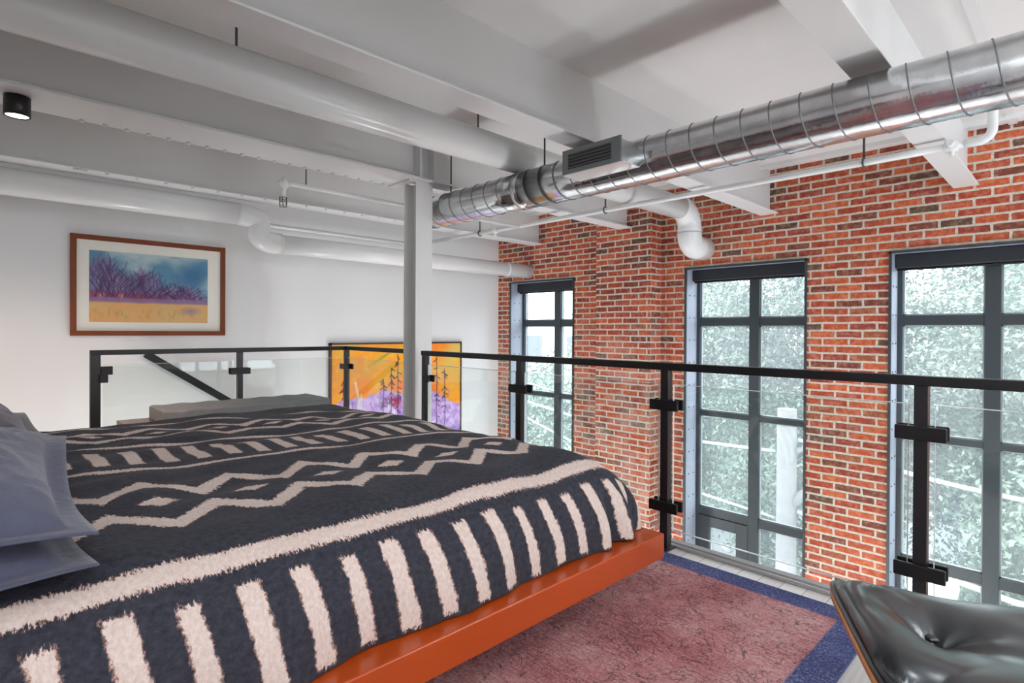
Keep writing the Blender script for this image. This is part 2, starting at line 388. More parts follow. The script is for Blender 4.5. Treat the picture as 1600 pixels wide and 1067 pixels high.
# ------------------------------------------------------------------ windows
def window(idx, a, b, sash):
    x0, x1 = 5.75, 5.81
    f = MB(); mid = (a+b)/2-.03 if True else 0
    mid = {1: 5.02, 2: 2.37, 3: .523}[idx]
    f.box(x0-.02, x1, a, a+.045, ZS, ZH); f.box(x0-.02, x1, b-.045, b, ZS, ZH)
    f.box(x0-.02, x1, a, b, ZH-.05, ZH); f.box(x0-.02, x1, a, b, ZS, ZS+.06)
    f.box(x0-.025, x1, mid-.05, mid+.05, ZS, ZH)
    rows = [(.066+H, .15+H), (-.907+H, -.851+H), (-1.985+H, -1.90+H)]
    for z0, z1 in rows: f.box(x0-.015, x1-.003, a+.01, b-.01, z0, z1)
    zs = [ZS+.06, -1.985+H, -1.90+H, -.907+H, -.851+H, .066+H, .15+H, ZH-.05]
    panes = []
    for (p, q) in ((a+.045, mid-.05), (mid+.05, b-.045)):
        for k in range(0, 8, 2): panes.append([p, q, zs[k], zs[k+1]])
    bead = MB()
    if sash:
        f.box(x0-.03, x1-.002, mid+.05, b-.045, zs[0], zs[1])   # thick opening sash, glazed below
        for P in panes:
            if P[0] > mid and P[2] == zs[0]: panes.remove(P); break
        # cut: rebuild the sash as four members
        f = MB()
        f.box(x0-.02, x1, a, a+.045, ZS, ZH); f.box(x0-.02, x1, b-.045, b, ZS, ZH)
        f.box(x0-.02, x1, a, b, ZH-.05, ZH); f.box(x0-.02, x1, a, b, ZS, ZS+.06)
        f.box(x0-.025, x1, mid-.05, mid+.05, ZS, ZH)
        for z0, z1 in rows: f.box(x0-.015, x1-.003, a+.01, b-.01, z0, z1)
        y0, y1, zz0, zz1 = mid+.05, b-.045, zs[0], zs[1]
        f.box(x0-.03, x1-.002, y0, y0+.12, zz0, zz1); f.box(x0-.03, x1-.002, y1-.12, y1, zz0, zz1)
        f.box(x0-.03, x1-.002, y0+.12, y1-.12, zz1-.11, zz1); f.box(x0-.03, x1-.002, y0+.12, y1-.12, zz0, zz0+.1)
        panes.append([y0+.12, y1-.12, zz0+.1, zz1-.11])
    w = struct(f, 'window_%d' % idx, M['frame'], bevel=.003)
    for p, q, z0, z1 in panes:
        MB().box(x0+.028, x0+.034, p-.005, q+.005, z0-.005, z1+.005).build('pane', M['pane'], w)
        t = .011
        bead.box(x0+.006, x0+.03, p, p+t, z0, z1); bead.box(x0+.006, x0+.03, q-t, q, z0, z1)
        bead.box(x0+.006, x0+.03, p, q, z0, z0+t); bead.box(x0+.006, x0+.03, p, q, z1-t, z1)
    bead.build('glazing_bead', M['bead'], w)
    # steel lining of the reveal
    for y, s in ((b, -1), (a, 1)):
        pl = MB().box(XB-.012, x0-.02, y, y+s*.008, ZS, ZH).build('lining_plate', M['plate'], w)
        z = ZH-.28
        while z > ZS+.1:
            for xx in (XB+.07, XB+.17):
                bolt((xx, y+s*.008, z), '-y' if s < 0 else 'y', .008, .005).build('bolt', M['dark'], pl)
            z -= .24
    MB().box(XB-.018, XB+.0, a-.006, a+.012, ZS, ZH).box(XB-.018, XB, b-.014, b+.006, ZS, ZH).box(XB-.018, XB, a-.006, b+.006, ZH-.012, ZH+.008).build('edge_trim', M['frame'], w)
    MB().box(XB-.016, x0-.02, a, b, ZH-.006, ZH+.002).build('head_plate', M['plate'], w)
    MB().box(XB+.02, x0-.02, a+.01, b-.01, ZS-.002, ZS+.02).build('sill', M['plate'], w)
    sh = MB().box(x0-.13, x0-.02, a+.01, b-.01, ZH-.125, ZH-.006).build('roller_shade', M['shade'], w, bevel=.01)
    MB().tube([(x0-.075, a+.015, ZH-.132), (x0-.075, b-.015, ZH-.132)], .012, 8).build('shade_bar', M['black'], sh)
    return w
window(1, *WIN[0], False); window(2, *WIN[1], True); window(3, *WIN[2], False)
for k, (a, b) in enumerate(FILL_OPENINGS):
    f = MB(); y0, y1 = -3.14, -3.06
    f.box(a, a+.05, y0, y1, .15, 2.3).box(b-.05, b, y0, y1, .15, 2.3).box(a, b, y0, y1, .15, .2).box(a, b, y0, y1, 2.25, 2.3)
    mm = (a+b)/2; f.box(mm-.03, mm+.03, y0, y1, .15, 2.3).box(a, b, y0, y1, 1.25, 1.3)
    w = struct(f, 'window_%d' % (k+4), M['frame'])  # made-up window filling the added rear opening
    MB().box(a, b, -3.103, -3.097, .18, 2.28).build('pane', M['pane'], w)
for a, b in WIN: portal('daylight_portal', (5.86, (a+b)/2, (ZH+ZS)/2), (0, math.pi/2, 0), ZH-ZS, b-a)
for a, b in FILL_OPENINGS: portal('daylight_portal', ((a+b)/2, -3.22, 1.22), (math.pi/2, 0, 0), b-a, 2.15)

# ------------------------------------------------------------------ steel beams
def beam(name, y0, y1, xa, xb, zb, label, web=None, th=.012, fl2=None):
    t = empty(name, (xa, (y0+y1)/2, zb)); setp(t, label, 'beam', 'painted steel beams')
    MB().box(xa, xb, y0, y1, zb, zb+th).build('bottom_flange', M['beam'], t, bevel=.003)
    yc = web if web else (y0+y1)/2
    MB().box(xa, xb, yc-.007, yc+.007, zb+th, ZC-.0).build('web', M['beam'], t)
    return t
ZB = 1.125+H
beam('steel_beam', .590, .745, -.6, 5.5, ZB, 'white steel beam nearest the camera, upper right, crossing above the silver duct')
beam('steel_beam', 2.06, 2.225, -.6, 5.5, ZB, 'white steel beam running just right of the big white pipe')
b2 = beam('steel_beam', 3.545, 3.905, -.6, 2.44, 1.15+H, 'widest white steel beam with a bolted flange, resting on the column', web=3.62, th=.018)
MB().box(2.44, 5.29, 3.55, 3.71, 1.15+H, 1.15+H+.014).build('bottom_flange', M['beam'], b2)
MB().box(2.44, 5.29, 3.613, 3.627, 1.164+H, ZC).build('web', M['beam'], b2)
MB().box(2.46, 2.475, 3.545, 3.613, 1.168+H, ZC).build('stiffener', M['beam'], b2)
MB().box(2.59, 2.605, 3.545, 3.613, 1.168+H, ZC).build('stiffener', M['beam'], b2)
MB().box(2.40, 2.463, 3.60, 3.90, 1.138+H, 1.15+H).build('bearing_plate', M['column'], b2)
bl = bolt((0, 0, 0), '-z', .013, .014).build('bolt', M['beam'])
def bolts(par, pts):
    for i, p in enumerate(pts):
        q = Vector(p)-par.location
        if not bl.parent and i == 0 and par is b2: bl.parent = par; bl.location = q
        else: copy_to(bl, q, par)
bolts(b2, [(.45+.105*i, 3.875, 1.15+H) for i in range(19)])
b1 = beam('steel_beam', 5.06, 5.27, -.6, 5.5, 1.15+H, 'farthest white steel beam with a bolted flange, near the white wall')
bolts(b1, [(.55+.022*i*(1 if i < 4 else 0)+(0 if i < 4 else (i-3)*.19), 5.078, 1.15+H) for i in range(20)])

# column
t = empty('steel_column', (2.54, 3.67, 0)); setp(t, 'white steel column standing at the corner of the loft between the two railings', 'column')
xa, xb, ya, yb = 2.463, 2.617, 3.60, 3.765; zt = 1.15+H
MB().box(xa, xb, ya, ya+.012, 0, zt).build('flange', M['column'], t, bevel=.002)
MB().box(xa, xb, yb-.012, yb, 0, zt).build('flange', M['column'], t, bevel=.002)
MB().box(2.535, 2.545, ya+.012, yb-.012, 0, zt).build('web', M['column'], t)

# ------------------------------------------------------------------ big white pipe
yc, zc, r = 2.80, 1.212+H, .108
t = empty('white_pipe', (2.3, yc, zc)); setp(t, 'wide glossy white pipe crossing the ceiling and elbowing down into the brick wall', 'pipe')
MB().tube([(-.6, yc, zc), (.5, yc, zc), (1.7, yc, zc), (3, yc, zc), (5.0, yc, zc)], r, 32).build('straight_run', M['pipe'], t)
xe = 5.19; pts = [(4.98, yc, zc)]+arc((5.01, yc, zc-.18), math.pi/2, 0, .18, (1, 0, 0), (0, 0, 1), 14)+[(xe, yc, .98+H)]
MB().tube(pts, [.110, .112]+[.116]*(len(pts)-2), 32).build('elbow', M['pipe'], t)
pts = [(xe, yc, .99+H)]+arc((xe+.12, yc, .98+H), math.pi, 1.5*math.pi, .12, (1, 0, 0), (0, 0, 1), 10)+[(5.52, yc, .86+H)]
MB().tube(pts, .119, 32).build('lower_elbow', M['pipe'], t)
for x in (.904, 2.398): MB().tube([(x, yc, zc+r-.005), (x, yc, ZC)], .006, 8).build('hanger_rod', M['steel'], t)
# wall pipe with jog
t = empty('white_pipe', (1.6, 5.5, 1.03+H)); setp(t, 'white pipe along the white wall that steps down once and ends at the brick', 'pipe')
ya_, z1_, z2_ = 5.33, 1.035+H, .805+H
MB().tube([(-.6, ya_, z1_), (1, ya_, z1_), (1.73, ya_, z1_)], .098, 28).build('upper_run', M['pipe'], t)
pts = []
for k in range(19):
    q = k/18; b0, b1_, b2_, b3 = (1-q)**3, 3*q*(1-q)**2, 3*q*q*(1-q), q**3
    pts.append((b0*1.72+b1_*2.14+b2_*1.70+b3*2.12, ya_, (b0+b1_)*z1_+(b2_+b3)*z2_))
MB().tube(pts, .099, 28).build('double_elbow', M['pipe'], t)
MB().tube([(2.11, ya_, z2_), (3.5, ya_, z2_), (5.499, ya_, z2_)], .090, 28).build('lower_run', M['pipe'], t)
MB().tube([(5.05, ya_, z2_), (5.08, ya_, z2_)], .094, 28).build('collar', M['pipe'], t)

# ------------------------------------------------------------------ silver spiral duct
xc, zc, r = 2.77, .972+H, .1275
t = empty('ventilation_duct', (xc, 1.5, zc)); setp(t, 'silver spiral ventilation duct with visible seams running above the railing', 'duct')
MB().tube([(xc, y, zc) for y in np.linspace(-3, 2.73, 12)], r, 64).build('duct_tube', M['galv'], t)
MB().tube([(xc, y, zc) for y in np.linspace(2.70, 3.90, 6)], r*.975, 64).build('duct_tube', M['galv'], t)
MB().tube([(xc, 2.70, zc), (xc, 2.704, zc), (xc, 2.752, zc), (xc, 2.756, zc)], [r*.96, r*1.02, r*1.02, r*.96], 64).build('coupling', M['galv'], t)
def seam(ya, yb, rad, ph):
    pts = []; n_ = int((yb-ya)/.133*40)
    for i in range(n_+1):
        y = ya+(yb-ya)*i/n_; a = (y-ph)/.133*2*math.pi      # at angle 0: top; y decreases going down the -X side
        pts.append((xc-rad*math.sin(-a), y, zc+rad*math.cos(-a)))
    return MB().tube(pts, .0032, 6).build('spiral_seam', M['seam'], t)
seam(-3, 2.70, r+.001, 1.065); seam(2.76, 3.89, r*.975+.001, 1.065)
# register box
y0, y1, zb, ztp, xf = 1.743, 2.148, .908+H, 1.046+H, 2.488
rg = MB().box(xf+.012, xc-.06, y0+.015, y1-.015, zb+.004, ztp-.006)
rg = rg.build('register_box', M['galv_dull'], t, bevel=.002)
fm = MB(); o_ = .025
fm.box(xf, xf+.012, y0, y1, zb, zb+o_).box(xf, xf+.012, y0, y1, ztp-o_, ztp).box(xf, xf+.012, y0, y0+.06, zb+o_, ztp-o_).box(xf, xf+.012, y1-.04, y1, zb+o_, ztp-o_)
M['reg'] = simple('register_face_grey', (.17, .185, .19), .45, metal=.3)
fm.build('register_face', M['reg'], rg).location = (0, 0, 0)
MB().box(xf+.006, xf+.012, y0+.06, y1-.04, zb+o_, ztp-o_).build('grille_back', M['louver'], rg).location = (0, 0, 0)
lv = MB()
for k in range(5):
    z = zb+o_+.009+k*.0185; Rm = Matrix.Translation((xf+.006, 0, z)) @ Matrix.Rotation(math.radians(35), 4, 'Y'); lv.box(-.008, .008, y0+.06, y1-.04, -.0012, .0012, Rm)
lv.build('grille_slats', M['reg'], rg).location = (0, 0, 0)
MB().box(xf+.01, xc-.06, y0-.008, y1+.008, zb-.001, zb+.003).build('bottom_lip', M['alu'], rg).location = (0, 0, 0)
for o in rg.children: o.location = (0, 0, 0)
for y in (3.562, 2.549, .1): MB().tube([(xc, y, zc+r-.02), (xc, y, ZC)], .006, 8).build('hanger_rod', M['steel'], t)

# ------------------------------------------------------------------ sprinkler pipes
t = empty('sprinkler_pipe', (4.07, 2.5, 1.08+H)); setp(t, 'thin white sprinkler pipework with branches under the beams', 'pipe')
zs_ = 1.075+H; xs = 4.06
M['sp'] = M['pipe']
MB().tube([(xs, .50, zs_)]+[(xs, y, zs_) for y in (1, 3, 5.8)], .022, 14).build('main_run', M['sp'], t)
pts = [(xs, .50, zs_)]+arc((xs, .44, zs_+.06), 1.5*math.pi, math.pi, .06, (0, 1, 0), (0, 0, 1), 8)+[(xs, .38, ZC)]
MB().tube(pts, .024, 14).build('riser', M['sp'], t)
def fitting(x, y, z, ax):
    d = Vector(ax); c = Vector((x, y, z)); m = MB().tube([c-d*.035, c-d*.03, c+d*.03, c+d*.035], [.022, .034, .034, .022], 12); return m
fitting(xs, .56, zs_, (0, 1, 0)).tube([(xs, .56, zs_), (xs, .56, zs_-.06)], .014, 10).tube([(xs, .56, zs_), (xs-.06, .56, zs_+.01)], .018, 10).build('valve', M['sp'], t)
fitting(xs, 4.45, zs_, (0, 1, 0)).tube([(xs, 4.45, zs_), (xs, 4.45, zs_-.06)], .012, 10).build('fitting', M['sp'], t)
MB().tube([(.4, 5.80, zs_-.02), (2.5, 5.80, zs_-.02), (xs, 5.80, zs_-.02)], .020, 12).build('wall_branch', M['sp'], t)
MB().tube([(xs, 4.08, zs_-.01), (1.70, 4.08, zs_-.01), (1.66, 4.08, zs_-.02), (1.645, 4.08, zs_-.05), (1.64, 4.08, zs_-.13)], .017, 12).build('front_branch', M['sp'], t)
fitting(1.645, 4.08, zs_-.02, (.7, 0, -.7)).build('fitting', M['sp'], t)
hd = MB().tube([(1.64, 4.08, zs_-.13), (1.64, 4.08, zs_-.155)], [.012, .018], 10).build('sprinkler_head', M['alu'], t)
cg = MB()
for k in range(6):
    a = k*math.pi/3; cg.tube([(1.64+.026*math.cos(a), 4.08+.026*math.sin(a), zs_-.115), (1.64+.026*math.cos(a), 4.08+.026*math.sin(a), zs_-.185)], .002, 5)
for z in (-.12, -.15, -.183): cg.tube([(1.64+.026*math.cos(k*math.pi/6), 4.08+.026*math.sin(k*math.pi/6), zs_+z) for k in range(13)], .002, 5)
cg.build('head_guard', M['steel'], t)
for (x, y) in ((1.81, 4.08),): MB().tube([(x, y, zs_), (x, y, ZC)], .005, 8).build('hanger_rod', M['steel'], t)
for (x, y) in ((xs, 1.0), (xs, 4.7), (xs, 3.0)):
    MB().tube([(x, y, zs_+.015), (x, y, ZC)], .007, 8).tube([(x+.028*math.cos(k*math.pi/8), y, zs_+.028*math.sin(k*math.pi/8)) for k in range(17)], .006, 6).build('pipe_hanger', M['steel'], t)

# ------------------------------------------------------------------ ceiling extras
setp(MB().box(-.6, 5.5, .375, .425, ZC-.012, ZC-.001).build('ceiling_batten', M['beam']), 'narrow grey batten on the ceiling at the upper right', 'batten')
t = empty('ceiling_spotlight', (.175, 3.72, 1.15+H)); setp(t, 'small black cylinder spotlight glowing under the widest beam at the upper left', 'light')
MB().lathe([(.051, 0), (.053, -.002), (.053, -.098), (.049, -.1), (.046, -.09)], (0, 0, 0), 32).build('lamp_body', M['black'], t, local=True)
MB().lathe([(.045, -.092), (.045, -.094)], (0, 0, 0), 24).build('lamp_lens', M['lampface'], t, local=True)
lamp('spotlight_lamp', 'SPOT', (.175, 3.72, 1.04+H), 65, (1, .72, .58), .04, math.radians(92), (math.radians(32), 0, 0), .9)
lamp('loft_fill_light', 'POINT', (-.1, -.45, 2.25), 26, NEUT, .12)  # unseen fill light without a fixture, added to brighten loft and bed
lamp('loft_fill_light', 'POINT', (1.7, -1.5, 2.2), 34, NEUT, .12)  # second added fill, out of view and without a fixture
for ly in (-1.5, 1.2, 4.2): lamp('lower_fill_light', 'POINT', (3.9, ly, -1.7), 52, NEUT, .25)  # unseen fills added below to brighten ceiling, duct and brick
lamp('lower_fill_light', 'POINT', (1.2, 5.4, -.9), 30, NEUT, .2)  # added fill hidden in the stairwell, lifts the white wall and beams

# ================================================================== railings
XR = 2.48; RT = -.158+H+.004
def clamp(y, z, x=XR, along='y', w=.155, h=.052, one=0):
    m = MB()
    a, b = -w/2, w/2
    if one > 0: a = 0
    if one < 0: b = 0
    if along == 'y':
        for s in (-1, 1): m.box(x+s*.026-.007, x+s*.026+.007, y+a, y+b, z-h/2, z+h/2)
    else:
        for s in (-1, 1): m.box(y+a, y+b, x+s*.026-.007, x+s*.026+.007, z-h/2, z+h/2)
    return m
t = empty('glass_railing', (XR, 1.5, 0)); setp(t, 'long black railing with glass panels in front of the brick wall', 'railing')
MB().box(XR-.026, XR+.026, -2.95, 3.515, RT-.036, RT).build('top_rail', M['black'], t, bevel=.003)
PY = [3.49, 2.475, 1.455, .42, -.61, -1.64, -2.67]
def post(par, x, y, z1, zcl, along='y', one=(0, 0), s=.021):
    p = MB().box(x-s, x+s, y-s, y+s, .008, z1).build('post', M['post'], par, bevel=.002)
    MB().box(x-.05, x+.05, y-.035, y+.035, 0, .010).build('base_plate', M['post'], p).location = (0, 0, 0)
    for (dx, dy) in ((.038, .0), (-.038, .0)): bolt((x+dx, y+dy, .010), 'z', .008, .005).build('bolt', M['alu'], p).location = (0, 0, 0)
    for z in zcl:
        (clamp(y, z, x, 'y', one=one[0]) if along == 'y' else clamp(x, z, y, 'x', one=one[0])).build('clamp', M['black'], p, bevel=.004).location = (0, 0, 0)
    return p
for i, y in enumerate(PY):
    post(t, XR, y, RT-.036, (-.361+H, -.86+H), one=(-1, 0) if i == 0 else (0, 0))
for a, b in zip(PY[1:], PY[:-1]):
    y0, y1, z0, z1 = a+.04, b-.04, -.975+H, -.258+H
    g = MB().box(XR-.0055, XR+.0055, y0, y1, z0, z1).build('glass_panel', M['railglass'], t)
    MB().box(XR-.0057, XR+.0057, y0, y1, z1-.0015, z1+.0012).box(XR-.0057, XR+.0057, y0, y1, z0-.0012, z0+.0015).box(XR-.0057, XR+.0057, y0-.001, y0+.0008, z0, z1).box(XR-.0057, XR+.0057, y1-.0008, y1+.001, z0, z1).build('polished_edge', M['glass_edge'], g).location = (0, 0, 0)
# corner railing beside the stair
YR = 4.9
t = empty('glass_railing', (1.5, YR, 0)); setp(t, 'black railing with glass panels at the back of the loft, below the framed picture', 'railing')
x0, xm, xcn = .645, 1.615, 2.575
MB().box(x0-.03, xcn+.024, YR-.024, YR+.024, RT-.036, RT).build('top_rail', M['black'], t, bevel=.003)
MB().box(xcn-.024, xcn+.024, 3.766, YR-.024, RT-.036, RT).build('top_rail', M['black'], t, bevel=.003)
p0 = MB().box(x0-.03, x0+.03, YR-.025, YR+.025, 0, RT-.036).build('post', M['post'], t, bevel=.002)
MB().box(x0+.03, x0+.10, YR-.033, YR-.019, -.33+H, -.27+H).build('clamp', M['black'], p0, bevel=.003).location = (0, 0, 0)
MB().box(x0+.02, x0+.07, YR-.05, YR-.033, -.385+H, -.325+H).build('clamp', M['black'], p0, bevel=.003).location = (0, 0, 0)
post(t, xm, YR, RT-.036, (-.345+H, -.86+H), 'x'); post(t, xcn, YR, RT-.036, (-.345+H, -.86+H), 'y')
def gl(x0, x1, y0, y1):
    z0, z1 = -.975+H, -.262+H
    g = MB().box(x0, x1, y0, y1, z0, z1).build('glass_panel', M['railglass'], t)
    MB().box(x0, x1, y0, y1, z1, z1+.0022).build('polished_edge', M['glass_edge'], g).location = (0, 0, 0)
gl(x0+.045, xm-.04, YR-.0055, YR+.0055); gl(xm+.04, xcn-.04, YR-.0055, YR+.0055); gl(xcn-.0055, xcn+.0055, 3.80, YR-.04)
# stair handrail on the white wall
t = empty('stair_handrail', (1.15, 5.88, -.2+H)); setp(t, 'black sloping stair handrail on the white wall seen through the glass', 'handrail')
Mr = Matrix.Translation((1.14, 5.88, -.225+H)) @ Matrix.Rotation(math.atan2(.50, .72), 4, 'Y')
MB().box(0, 2.6, -.02, .02, -.032, .032, Mr).build('rail', M['black'], t, bevel=.003)
for d_ in (.3, 1.3, 2.3):
    p = Mr @ Vector((d_, 0, 0)); MB().tube([p, (p.x, YW, p.z-.02)], .009, 8).build('bracket', M['black'], t)

# ================================================================== pictures
def art(name, x0, x1, z0, z1, y, nx, nz, func, mat, parent):
    P = [[(x0+(x1-x0)*i/nx, y, z0+(z1-z0)*j/nz) for j in range(nz+1)] for i in range(nx+1)]
    o = MB().grid(P, smooth=False).build(name, mat, parent)
    U, V = np.meshgrid(np.linspace(0, 1, nx+1), np.linspace(0, 1, nz+1), indexing='ij')
    rgb = func(U, V); rgba = np.ones((nx+1, nz+1, 4), dtype=np.float32)
    rgba[..., :3] = np.clip(rgb, 0, 1)**2.2
    at = o.data.color_attributes.new('art', 'FLOAT_COLOR', 'POINT'); at.data.foreach_set('color', rgba.reshape(-1)); return o
def vnoise(U, V, sx, sy, seed):
    rs = np.random.RandomState(seed); g = rs.rand(int(sx)+3, int(sy)+3)
    x = U*sx; y = V*sy; xi = x.astype(int); yi = y.astype(int); fx = x-xi; fy = y-yi; fx = fx*fx*(3-2*fx); fy = fy*fy*(3-2*fy)
    return (g[xi, yi]*(1-fx)+g[xi+1, yi]*fx)*(1-fy)+(g[xi, yi+1]*(1-fx)+g[xi+1, yi+1]*fx)*fy
def fbm(U, V, sx, sy, seed): return (vnoise(U, V, sx, sy, seed)+.5*vnoise(U, V, sx*2, sy*2, seed+1)+.25*vnoise(U, V, sx*4, sy*4, seed+2))/1.75
def L(a, b, t): t = np.clip(t, 0, 1)[..., None]; return np.array(a)*(1-t)+np.array(b)*t if not isinstance(a, np.ndarray) else a*(1-t)+np.array(b)*t
def strokes(U, V, col, lines, c, asp=1.0):
    for pts, w, op in lines:
        for (a, b) in zip(pts[:-1], pts[1:]):
            ax, ay = a; bx, by = b; dx, dy = (bx-ax)*asp, by-ay; l2 = dx*dx+dy*dy+1e-9
            tt = np.clip(((U-ax)*asp*dx+(V-ay)*dy)/l2, 0, 1); d = np.hypot((U-ax)*asp-tt*dx, V-ay-tt*dy)
            col = L(col, c, op*np.clip(1.3-d/w, 0, 1))
    return col
def landscape(U, V):
    n1 = fbm(U, V, 5, 5, 1); n2 = fbm(U, V, 14, 30, 2); n3 = fbm(U, V, 40, 12, 3)
    sky = L((.36, .55, .66), (.70, .78, .79), (n1-.35)*2.2); sky = L(sky, (.26, .45, .60), np.clip(1-np.hypot((U-.85)/.22, (V-.72)/.28), 0, 1)*1.3)
    wood = L((.38, .32, .48), (.56, .52, .64), n3*1.3-.1)
    top = .90-.50*np.clip(U-.15, 0, 1)+(.06*np.sin(U*17)+(n3-.5)*.22)
    col = L(sky, wood, np.clip((top-V)/.12, 0, 1)*.85)
    col = L(col, (.66, .22, .34), np.clip(1-np.abs(V-.38+.03*U)/.10, 0, 1)*np.clip(1.3-U*1.1, 0, 1)*.9*(n2+.3))
    col = L(col, (.90, .62, .45), np.clip(1-np.hypot((U-.09)/.04, (V-.38)/.05), 0, 1)); col = L(col, (.85, .62, .50), np.clip(1-np.hypot((U-.25)/.03, (V-.38)/.05), 0, 1))
    rs = random.Random(3); ln = []
    for k in range(130):
        x = .02+rs.random()*.92; y = .36; ph = rs.random()*6; d = rs.choice((-1, 1)); pts = [(x, y)]; cv = rs.uniform(2, 5)
        hh = (top[min(int(x*U.shape[0]), U.shape[0]-1), 0]-.36)*rs.uniform(.6, 1.05)
        for s in range(7): x += d*rs.uniform(.0, .02)+.026*math.sin(ph+s*cv*.3); y += hh/7; pts.append((x, y))
        ln.append((pts, rs.uniform(.003, .008), .5))
    col = strokes(U, V, col, ln, (.27, .14, .33), 1.6)
    fld = L((.92, .62, .34), (.84, .72, .50), n1*1.2-.1); fld = L(fld, (.66, .58, .34), (n3-.5)*2.2*np.clip(1-np.abs(V-.12)/.12, 0, 1)); fld = L(fld, (.58, .50, .62), np.clip(1-np.hypot((U-.84)/.12, (V-.18)/.08), 0, 1)*.8)
    col = L(col, (.56, .46, .62), np.clip(1-np.abs(V-.31)/.05, 0, 1)*.8)
    return L(col, fld, np.clip((.29+.02*n1-V)/.03, 0, 1))
t = empty('framed_picture', (1.215, YW-.02, .36+H)); setp(t, 'wood framed pastel landscape of purple trees and a golden field on the white wall', 'picture')
X0, X1, Z0, Z1 = .612, 1.816, -.062+H, .797+H; fw_ = .042; yf = YW-.032
fr = MB(); fr.box(X0, X1, yf, YW-.002, Z0, Z0+fw_).box(X0, X1, yf, YW-.002, Z1-fw_, Z1).box(X0, X0+fw_, yf, YW-.002, Z0+fw_, Z1-fw_).box(X1-fw_, X1, yf, YW-.002, Z0+fw_, Z1-fw_)
fr.build('picture_frame', M['pic_frame'], t, bevel=.002)
MB().box(X0+.03, X1-.03, YW-.015, YW-.004, Z0+.03, Z1-.03).build('mat_board', simple('cream_mat', (.86, .85, .77), .8), t)
art('print', X0+.128, X1-.155, Z0+.118, Z1-.128, YW-.0165, 260, 160, landscape, artmat('pastel_print'), t)
def abstract(U, V):
    n1 = fbm(U, V, 5, 4, 11); n2 = fbm(U, V, 26, 18, 12); n3 = fbm(U, V, 50, 40, 15)
    col = L((.97, .66, .10), (.99, .52, .16), n1*2-.6); col = L(col, (.86, .72, .34), np.clip((fbm(U, V, 3, 3, 20)-.5)*4, 0, 1)*np.clip((V-.5)*3, 0, 1))
    col = L(col, (.98, .42, .14), np.clip(1-np.hypot((U-.5)/.2, (V-.58)/.16), 0, 1)*.8+np.clip(1-np.hypot((U-.72)/.12, (V-.55)/.14), 0, 1))
    col = L(col, (.42, .62, .22), np.clip(1-np.abs((U-.33)-(V-.86)*1.2)/.03, 0, 1)*np.clip(1-np.abs(V-.88)/.1, 0, 1)*(n2+.3))
    col = L(col, (1, .80, .35), np.clip((n2-.55)*3, 0, 1)*.5)
    hill = .53+.06*np.exp(-((U-.38)/.09)**2)+.02*np.exp(-((U-.7)/.08)**2)-.16*np.clip((U-.75)/.25, 0, 1)-.05*np.clip((.1-U)/.1, 0, 1)+(n2-.5)*.05
    pur = L((.82, .70, .92), (.66, .48, .80), n2*2-.5); pur = L(pur, (.93, .88, .95), np.clip((n3-.5)*3, 0, 1)*.7); pur = L(pur, (.40, .38, .72), np.clip((fbm(U, V, 30, 10, 31)-.5)*3, 0, 1)*np.clip((.35-V)*4, 0, 1))
    col = L(col, pur, np.clip((hill-V)/.015, 0, 1))
    rs = random.Random(5); ln = []; lw = []
    for x, y0, y1 in ((.08, .25, .70), (.36, .3, .68), (.42, .3, .78), (.47, .3, .9), (.60, .3, .72), (.79, .2, .88), (.86, .1, .74), (.55, .28, .62)):
        pts = [(x+rs.uniform(-.004, .004), y0+(y1-y0)*k/8) for k in range(9)]; ln.append((pts, .005, .85))
        for k in range(14):
            y = y0+(y1-y0)*rs.random(); d = rs.choice((-1, 1))*rs.uniform(.01, .028); ln.append(([(x, y), (x+d, y-rs.uniform(.01, .04))], .006, .8))
    for k in range(110):
        x = rs.uniform(.1, .98); y = rs.uniform(.05, .5); lw.append(([(x, y), (x+rs.uniform(-.03, .03), y+rs.uniform(.02, .08))], .004, .8))
    col = L(col, (.66, .08, .25), np.clip(1.2-np.hypot((U-.45)/.05, (V-.46)/.06), 0, 1)); col = L(col, (.55, .30, .55), np.clip(1.2-np.hypot((U-.39)/.04, (V-.47)/.05), 0, 1)); col = L(col, (.75, .55, .80), np.clip(1.2-np.hypot((U-.80)/.07, (V-.38)/.09), 0, 1)*.7)
    col = strokes(U, V, col, lw, (.35, .30, .62), 1.4); col = strokes(U, V, col, [(p, w, o) for i, (p, w, o) in enumerate(lw) if i % 2], (.95, .95, .98), 1.4)
    col = strokes(U, V, col, ln, (.13, .08, .22), 1.4)
    return strokes(U, V, col, [([(.17, .25), (.185, .5), (.16, .66)], .012, .8), ([(.2, .3), (.20, .55)], .01, .7)], (.92, .92, .85), 1.4)
t = empty('canvas_painting', (3.85, YW-.03, -.8+H)); setp(t, 'large orange and purple abstract canvas on the white wall behind the column', 'painting')
X0, X1, Z0, Z1 = 2.905, 4.79, -1.50+H, -.150+H
fr = MB(); y_0 = YW-.045
fr.box(X0, X1, y_0, YW-.002, Z0, Z0+.02).box(X0, X1, y_0, YW-.002, Z1-.02, Z1).box(X0, X0+.02, y_0, YW-.002, Z0, Z1).box(X1-.02, X1, y_0, YW-.002, Z0, Z1)
fr.build('frame', simple('dark_brown_frame', (.06, .03, .02), .5), t)
art('canvas', X0+.02, X1-.02, Z0+.02, Z1-.02, YW-.035, 260, 190, abstract, artmat('canvas_paint'), t)

